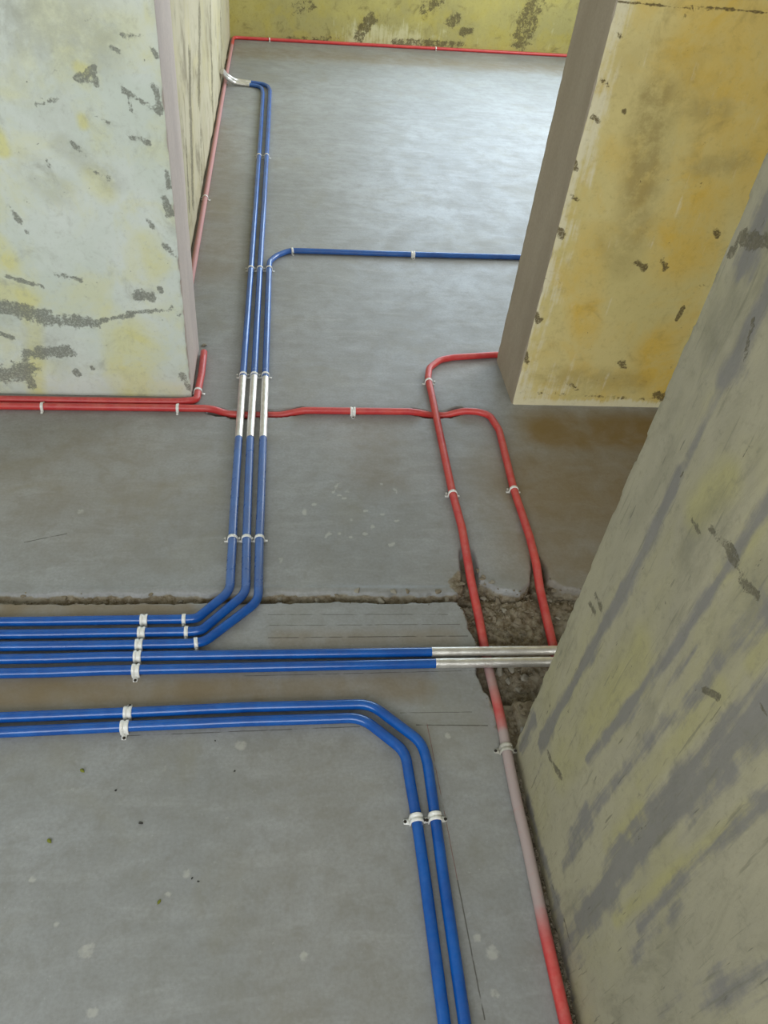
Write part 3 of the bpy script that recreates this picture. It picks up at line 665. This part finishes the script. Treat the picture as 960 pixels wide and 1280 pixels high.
rc = [Vector((XLW + R + .012, 2.30, R)), Vector((XLW + R + .010, 4.0, R)), Vector((XLW + R + .008, 5.0, R)), Vector((XLW + R + .012, y_back(XLW) - 0.03, R + 0.004)), wall_run(Vector((-0.24, 0, 0)), 0.022), wall_run(Vector((1.0, 0, 0)), 0.020), wall_run(Vector((2.6, 0, 0)), 0.020)]
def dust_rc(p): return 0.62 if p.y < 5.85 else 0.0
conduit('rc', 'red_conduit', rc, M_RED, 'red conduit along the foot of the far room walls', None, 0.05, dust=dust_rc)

# ------------------------------------------------------------------ clips
def mesh_from(name, V, Fc, mat, smooth=True):
    me = bpy.data.meshes.new(name); me.from_pydata([tuple(v) for v in V], [], Fc); me.update()
    bm = bmesh.new(); bm.from_mesh(me); bmesh.ops.recalc_face_normals(bm, faces=bm.faces); bm.to_mesh(me); bm.free()
    me.polygons.foreach_set('use_smooth', np.full(len(me.polygons), smooth)); me.materials.append(mat); return me
def strap_mesh(name, prof, mat, tab=0.012, z0=-R):
    """arch over the pipe (axis = local y, pipe centre at origin) with feet; prof: (y, outer radius)"""
    V = []; Fc = []; arc = 18; inner = R + 0.0004
    cols = []
    for (y, ro) in prof:
        row = []
        pts = [(-ro, z0)] + [(-ro * math.cos(math.pi * k / arc), ro * math.sin(math.pi * k / arc)) for k in range(arc + 1)] + [(ro, z0)]
        for x, z in pts: V.append((x, y, z)); row.append(len(V) - 1)
        cols.append(row)
    for a, b in zip(cols[:-1], cols[1:]):
        for k in range(len(a) - 1): Fc.append((a[k], a[k + 1], b[k + 1], b[k]))
    # end walls down to the tube
    for row, y in ((cols[0], prof[0][0]), (cols[-1], prof[-1][0])):
        s = len(V)
        pts = [(-inner, z0)] + [(-inner * math.cos(math.pi * k / arc), inner * math.sin(math.pi * k / arc)) for k in range(arc + 1)] + [(inner, z0)]
        for x, z in pts: V.append((x, y, z))
        for k in range(len(row) - 1): Fc.append((row[k], row[k + 1], s + k + 1, s + k))
    # foot tabs
    if tab:
        w2 = min(0.006, abs(prof[0][0])); xr = prof[0][1]
        for sx in (-1, 1):
            s = len(V); x0, x1 = sx * xr * 0.92, sx * (xr + tab)
            for x, y, z in ((x0, -w2, z0), (x1, -w2 * .7, z0), (x1, w2 * .7, z0), (x0, w2, z0), (x0, -w2, z0 + .0025), (x1, -w2 * .7, z0 + .0022), (x1, w2 * .7, z0 + .0022), (x0, w2, z0 + .0025)): V.append((x, y, z))
            Fc += [(s, s + 1, s + 2, s + 3), (s + 4, s + 5, s + 6, s + 7), (s, s + 1, s + 5, s + 4), (s + 1, s + 2, s + 6, s + 5), (s + 2, s + 3, s + 7, s + 6), (s + 3, s, s + 4, s + 7)]
    return mesh_from(name, V, Fc, mat)
def screw_mesh(name, r=0.0032, h=0.0022, mat=None):
    V = []; Fc = []; n = 10
    for z, rr in ((0, r), (h * .6, r), (h, r * 0.6)):
        for k in range(n): V.append((rr * math.cos(2 * math.pi * k / n), rr * math.sin(2 * math.pi * k / n), z))
    for i in range(2):
        for k in range(n): Fc.append((i * n + k, i * n + (k + 1) % n, (i + 1) * n + (k + 1) % n, (i + 1) * n + k))
    Fc.append(tuple(2 * n + k for k in range(n)))
    # slot ridge across the head
    s = len(V); a = r * .55; b = r * .14
    for x, y, z in ((-a, -b, h), (a, -b, h), (a, b, h), (-a, b, h), (-a, -b, h + .0004), (a, -b, h + .0004), (a, b, h + .0004), (-a, b, h + .0004)): V.append((x, y, z))
    Fc += [(s + 4, s + 5, s + 6, s + 7), (s, s + 1, s + 5, s + 4), (s + 1, s + 2, s + 6, s + 5), (s + 2, s + 3, s + 7, s + 6), (s + 3, s, s + 4, s + 7)]
    return mesh_from(name, V, Fc, mat, False)
o_, i_ = R + 0.0024, R + 0.0005
PROF2 = [(-.0082, R + .0010), (-.0076, o_), (-.0026, o_), (-.0016, i_), (.0016, i_), (.0026, o_), (.0076, o_), (.0082, R + .0010)]
PROF1 = [(-.0042, R + .0009), (-.0036, R + .0020), (.0036, R + .0020), (.0042, R + .0009)]
ME_SADDLE = strap_mesh('strap', PROF2, M_CLIP); ME_BAND = strap_mesh('strap', PROF1, M_CLIP, tab=0.009); ME_SADDLE_D = strap_mesh('strap', PROF2, M_CLIP_D)
ME_SCREW = screw_mesh('screw', mat=M_SCREW)
def nail_mesh():
    V = []; Fc = []; n = 10
    prof = ((0, .0016), (.010, .0016), (.010, .0036), (.0118, .0034), (.0124, .0018))
    for z, rr in prof:
        for k in range(n): V.append((rr * math.cos(2 * math.pi * k / n), rr * math.sin(2 * math.pi * k / n), z))
    for i in range(len(prof) - 1):
        for k in range(n): Fc.append((i * n + k, i * n + (k + 1) % n, (i + 1) * n + (k + 1) % n, (i + 1) * n + k))
    Fc.append(tuple((len(prof) - 1) * n + k for k in range(n)))
    return mesh_from('nail', V, Fc, mat_simple('pale_nail_steel', srgb(200, 198, 190), srgb(170, 168, 160), 0.35, 0.5))
ME_NAIL = nail_mesh()
def clip(key, px, py, kind, label, group, side=1, z=R):
    p = on_floor(px, py, z); P = PATHS[key]
    best = None
    for i in range(len(P) - 1):                       # nearest point on the conduit's axis
        a, b = P[i], P[i + 1]; d = b - a; t = max(0, min(1, (p - a).dot(d) / max(d.length_squared, 1e-12)))
        q = a + d * t; L = (p - q).length
        if best is None or L < best[0]: best = (L, q, d.normalized())
    _, q, d = best
    root = bpy.data.objects.new('pipe_clip', None); root.empty_display_size = 0.02; COL.objects.link(root)
    root.location = (q.x, q.y, q.z - R); root.rotation_euler = (0, 0, math.atan2(d.y, d.x) - math.pi / 2)
    root['label'] = label; root['category'] = 'clip'
    if group: root['group'] = group
    me = {'saddle': ME_SADDLE, 'band': ME_BAND, 'dusty': ME_SADDLE_D}[kind]
    s = bpy.data.objects.new('strap', me); COL.objects.link(s); s.parent = root; s.location = (0, 0, R)
    if kind == 'band':
        c = bpy.data.objects.new('nail', ME_NAIL); COL.objects.link(c); c.parent = root; c.location = (side * (R + .0075), 0, .001)
    else:
        for sx in (-1, 1):
            c = bpy.data.objects.new('screw', ME_SCREW); COL.objects.link(c); c.parent = root; c.location = (sx * (R + .0100), 0, .0022)
    return root
G5 = 'clips across the bundle of five blue conduits'
ordn = ['first', 'second', 'third', 'fourth', 'fifth']
for k, (key, x, y) in enumerate((('b1', 180, 775), ('b2', 177, 790.5), ('b3', 174, 806), ('b4', 172, 820.5), ('b5', 170, 837.2))):
    clip(key, x, y, 'saddle', 'white double-ribbed clip on the %s of five parallel blue conduits counted from the floor joint' % ordn[k], G5)
G3 = 'clips at the bends of the blue conduits'
for k, (key, x, y) in enumerate((('b1', 230, 774), ('b2', 233, 789.5), ('b3', 245, 804))):
    clip(key, x, y, 'band', 'narrow white band clip where the %s blue conduit from the floor joint starts to bend' % ordn[k], G3, side=1)
GD = 'clips on the blue conduits through the doorway'
where = ('nearest the white pier', 'in the middle', 'farthest from the white pier')
for y, nm, xs in ((673, 'just before the floor joint', (290.7, 308.2, 324.3)), (469, 'at the foil wraps', (304, 317.8, 332)), (336, 'where one turns off', (313.8, 325, 336.4))):
    for k, key in enumerate(('b1', 'b2', 'b3')):
        clip(key, xs[k], y, 'band', 'white clip %s, on the blue conduit %s' % (nm, where[k]), GD, side=-1)
for k, (key, x) in enumerate((('b1', 323.6), ('b2', 333))):
    clip(key, x, 195, 'band', 'white clip deep in the far room on the blue conduit %s' % ('nearer the streaked wall' if k == 0 else 'farther from the streaked wall'), GD, side=-1)
clip('b3', 365, 313.4, 'band', 'white clip just after the bend of the far room blue conduit', None)
clip('b3', 516, 318, 'saddle', 'white double-ribbed clip midway on the crosswise blue conduit in the far room', None)
GN = 'clips on the separate pair of blue conduits'
clip('n1', 160, 890.5, 'saddle', 'white clip on the pair before its bend, conduit beside the five-conduit bundle', GN)
clip('n2', 156, 908, 'saddle', 'white clip on the pair before its bend, conduit away from the bundle', GN)
clip('n1', 543.8, 1022, 'saddle', 'white double-ribbed clip after the bend on the outer conduit of the pair', GN)
clip('n2', 520, 1024, 'saddle', 'white double-ribbed clip after the bend on the inner conduit of the pair', GN)
GR = 'clips on the red conduits'
clip('rb', 53, 508, 'band', 'white clip at the foot of the white pier, away from its corner', GR, side=-1)
clip('rb', 222, 510, 'band', 'white clip on red conduit at the corner of the white pier', GR, side=-1)
clip('ra', 247.5, 489, 'band', 'white clip on the bend of the red conduit rounding the white pier', GR, side=-1)
clip('rb', 441, 514, 'saddle', 'white double-ribbed clip on the red conduit midway across the doorway', GR)
clip('r2', 536, 477, 'band', 'white clip just after the bend of the red conduit by the yellow pier', GR, side=-1)
clip('r2', 565.8, 617, 'band', 'white clip on red conduit above the hole, farther from the yellow pier', GR)
clip('rb', 642.3, 612, 'band', 'white clip on red conduit above the hole, nearer the yellow pier', GR)
clip('r2', 633, 936, 'dusty', 'dusty double-ribbed clip on the red conduit beside the end of the smeared wall', GR)
clip('rc', 336, 47.5, 'band', 'white clip on the red conduit under the back wall near the corner', GR)
clip('rc', 545, 61, 'band', 'white clip on the red conduit under the back wall, far from the corner', GR)
clip('rc', 252, 247, 'band', 'dull clip on the dusty red conduit along the streaked wall', GR, side=-1)

# ------------------------------------------------------------------ rubble
M_CHUNK = mat_simple('mortar_rubble', srgb(140, 131, 112), srgb(102, 91, 72), 0.9, 0, 90)
M_CHUNK_P = mat_simple('pale_mortar_rubble', srgb(160, 155, 142), srgb(128, 122, 106), 0.9, 0, 60)
def chunk_mesh(seed):
    rnd = random.Random(seed); bm = bmesh.new(); bmesh.ops.create_icosphere(bm, subdivisions=2, radius=1.0)
    sc = (1, 0.6 + 0.4 * rnd.random(), 0.4 + 0.35 * rnd.random())
    planes = [(Vector((rnd.gauss(0, 1), rnd.gauss(0, 1), rnd.gauss(0, 1))).normalized(), 0.34 + 0.30 * rnd.random()) for _ in range(10)]
    for v in bm.verts:
        for nrm, d in planes:
            k = v.co.dot(nrm)
            if k > d: v.co -= nrm * (k - d)
        v.co *= 1 + 0.14 * (rnd.random() - 0.5)
        v.co = Vector((v.co.x * sc[0], v.co.y * sc[1], v.co.z * sc[2]))
    me = bpy.data.meshes.new('mortar_chunk'); bm.to_mesh(me); bm.free(); return me
CH = [chunk_mesh(i) for i in range(8)]; CHP = []
for m in CH: m.materials.append(M_CHUNK); n = m.copy(); n.materials.clear(); n.materials.append(M_CHUNK_P); CHP.append(n)
def fz(x, y): return float(floor_height(np.array([[x]]), np.array([[y]]))[0][0, 0])
def chunk(px, py, spx, label, group, pale=False, sink=0.3):
    p = on_floor(px, py, -0.012); z = fz(p.x, p.y); p = on_floor(px, py, z)
    size = spx * (p - cam.location).length / F_PX * 0.5
    me = random.choice(CHP if pale else CH)
    o = bpy.data.objects.new('mortar_chunk', me); COL.objects.link(o)
    o.scale = (size, size, size); o.rotation_euler = (random.uniform(-.3, .3), random.uniform(-.3, .3), random.uniform(0, 6.28))
    o.location = (p.x, p.y, fz(p.x, p.y) + size * sink)
    o['label'] = label; o['category'] = 'rubble'; o['group'] = group
for px, py, s, pa in ((446, 739, 13, 1), (397, 742, 11, 1), (350, 741, 8, 1), (477, 745, 14, 1), (492, 747, 12, 1), (508, 748, 10, 0), (420, 749, 9, 0), (370, 749, 9, 0), (545, 748, 10, 0), (560, 744, 11, 1),
                      (225, 744, 7, 1), (130, 746, 9, 0), (190, 747, 8, 0), (30, 750, 8, 0), (80, 749, 9, 0)):
    chunk(px, py, s, 'small mortar crumb lying in the open floor joint', 'crumbs in the floor joint', bool(pa))
rnd = random.Random(31)
hole_spots = [(604, 748, 13), (612, 740, 11), (622, 750, 12), (608, 764, 13), (618, 775, 11), (630, 765, 12), (645, 780, 13), (636, 793, 11), (655, 792, 10), (660, 765, 12), (606, 782, 10), (612, 793, 11),
              (648, 756, 10), (690, 742, 14), (700, 748, 11), (706, 760, 12), (697, 775, 10), (686, 750, 9), (660, 745, 9), (625, 840, 15), (640, 836, 18), (634, 852, 12), (655, 850, 14), (668, 842, 12), (676, 855, 11), (660, 864, 10), (645, 865, 10),
              (612, 852, 10), (600, 815, 9), (580, 715, 9), (598, 712, 10), (604, 722, 9), (578, 732, 11), (572, 738, 9), (600, 735, 11), (592, 778, 9), (586, 770, 9)]
for px, py, s in hole_spots:
    if py < 742 and px < 620: lb = 'mortar lump crumbled beside the red conduit at the end of the floor joint'
    elif px > 682 and py < 800: lb = 'mortar lump in the hole between red conduit and smeared wall'
    elif py < 810 and px < 600: lb = 'mortar lump at the ragged rim of the hole beside the red conduit'
    elif py < 810: lb = 'mortar lump in the hole between the two red conduits'
    elif px > 650: lb = 'mortar lump in the deep end of the hole by the smeared wall'
    else: lb = 'mortar lump in the hole beside the red conduit, past the foil-wrapped ends'
    chunk(px, py, s, lb, 'mortar lumps in the hole', pale=(py > 828 and px < 660) or rnd.random() < 0.12)
for px, py, s in ((638, 892, 9), (646, 900, 8), (637, 905, 7), (650, 884, 10), (644, 914, 7), (640, 922, 6), (655, 893, 8)):
    chunk(px, py, s, 'mortar lump between the dusty conduit and the smeared wall end', 'lumps at the wall end')
chunk(231, 489, 14, 'grey mortar lump at the foot of the white pier corner', 'lumps at the white pier', True)
chunk(238, 485, 11, 'smaller grey mortar lump at the white pier corner, nearer the jamb', 'lumps at the white pier', True)
chunk(255, 432, 12, 'mortar patch at the buried end of the red conduit by the jamb', 'lumps at the jamb', True, 0.15)
chunk(282, 108, 8, 'dark mortar lump under the foil-wrapped ends at the streaked wall', 'lumps at the streaked wall', False, 0.3)
chunk(283, 76, 7, 'lump beside the red conduit in the far corner', 'lumps in the far corner', False, 0.3)

NEAR = [(q.x, q.y) for kk in ('b1', 'b2', 'b3', 'rb', 'r2') for q in densify(PATHS[kk], 0.006) if q.y < 1.3]
# crumbs nobody could count
def crumbs(name, n, sampler, smin, smax, mat, label):
    V = []; Fc = []; rnd = random.Random(3)
    k = 0
    while k < n:
        x, y = sampler(rnd); z = fz(x, y)
        if min((q[0] - x) ** 2 + (q[1] - y) ** 2 for q in NEAR) < 0.0165 ** 2: k += 0.2; continue
        s = rnd.uniform(smin, smax); b = len(V)
        base = [Vector((rnd.gauss(0, .25) + a, rnd.gauss(0, .25) + c, rnd.gauss(0, .2) + d)) for a, c, d in ((1, 0, 0), (-1, 0, 0), (0, 1, 0), (0, -1, 0), (0, 0, .8), (0, 0, -.6))]
        for v in base: V.append((x + v.x * s, y + v.y * s, z + s * 0.3 + v.z * s))
        for f in ((0, 2, 4), (2, 1, 4), (1, 3, 4), (3, 0, 4), (2, 0, 5), (1, 2, 5), (3, 1, 5), (0, 3, 5)): Fc.append(tuple(b + q for q in f))
        k += 1
    me = bpy.data.meshes.new(name); me.from_pydata(V, [], Fc); me.update(); me.materials.append(mat)
    o = bpy.data.objects.new(name, me); COL.objects.link(o); o['kind'] = 'stuff'; o['label'] = label; o['category'] = 'rubble'
    return o
hx = [p[0] for p in hole_w]; hy = [p[1] for p in hole_w]
def s_hole(r):
    while True:
        x, y = r.uniform(min(hx), max(hx)), r.uniform(min(hy), max(hy))
        if poly_sdf(np.array([x]), np.array([y]), hole_w)[0] < 0.004: return x, y
def s_joint(r):
    k = r.randrange(len(groove_w) - 1); a, b = groove_w[k], groove_w[k + 1]; t = r.random()
    return a[0] + (b[0] - a[0]) * t, a[1] + (b[1] - a[1]) * t + r.gauss(0, 0.006)
def s_wall(r): 
    y = r.uniform(0.2, 0.88); return XW - abs(r.gauss(0, 0.006)) - 0.001 - (0.025 * r.random() if y > 0.77 else 0), y
crumbs('hole_crumbs', 900, s_hole, 0.0012, 0.0042, M_CHUNK, 'fine mortar crumbs covering the broken-out hole')
crumbs('joint_crumbs', 420, s_joint, 0.001, 0.003, M_CHUNK, 'fine crumbs filling the open floor joint')
crumbs('wall_foot_crumbs', 520, s_wall, 0.001, 0.0032, M_CHUNK, 'fine grit along the foot of the smeared wall')

# scraps lying on the near floor
M_LEAF = mat_simple('dry_leaf', srgb(128, 132, 40), srgb(104, 110, 36), 0.7)
M_PEB = mat_simple('dark_pebble', srgb(70, 68, 64), srgb(48, 46, 42), 0.8)
def leaf_mesh():
    V = []; Fc = []; n = 9
    for i in range(n):
        t = i / (n - 1); wd = 0.0032 * math.sin(math.pi * min(1, t * 0.95 + 0.03)) + 0.0002
        x = (t - 0.5) * 0.011; zc = 0.0012 + 0.0016 * math.sin(t * 3)
        V += [(x, -wd, zc + 0.0008), (x, 0, zc), (x, wd, zc + 0.0008), (x, 0, zc - 0.0005)]
    for i in range(n - 1):
        for k in range(4): Fc.append((i * 4 + k, i * 4 + (k + 1) % 4, (i + 1) * 4 + (k + 1) % 4, (i + 1) * 4 + k))
    return mesh_from('leaf_scrap', V, Fc, M_LEAF)
LM = leaf_mesh()
for px, py, s, lb in ((103, 964, 1.0, 'tiny dry green leaf scrap on the floor beside the separate blue pair'), (62, 1052, 1.0, 'tiny dry green leaf scrap on open floor, between two others'), (199, 1128, 0.8, 'tiny dry green leaf scrap farthest from the separate blue pair')):
    o = bpy.data.objects.new('leaf_scrap', LM); COL.objects.link(o); p = on_floor(px, py); o.location = (p.x, p.y, fz(p.x, p.y)); o.scale = (s, s, s); o.rotation_euler = (0, 0, px)
    o['label'] = lb; o['category'] = 'leaf'; o['group'] = 'leaf scraps on the floor'
PM = [chunk_mesh(50 + i) for i in range(2)]
for m in PM: m.materials.append(M_PEB)
for px, py, s in ((145, 988, 4), (176, 1029, 6), (293, 964, 3.5), (240, 1098, 3.5), (248, 1102, 3.5), (269, 926, 3)):
    p = on_floor(px, py); o = bpy.data.objects.new('pebble', PM[px % 2]); COL.objects.link(o); k = s * 0.00085
    o.scale = (k, k, k); o.location = (p.x, p.y, fz(p.x, p.y) + k * 0.3); o.rotation_euler = (0, 0, px)
    o['label'] = 'tiny dark pebble lying loose on the bare grey floor'; o['category'] = 'pebble'; o['group'] = 'pebbles on the floor'
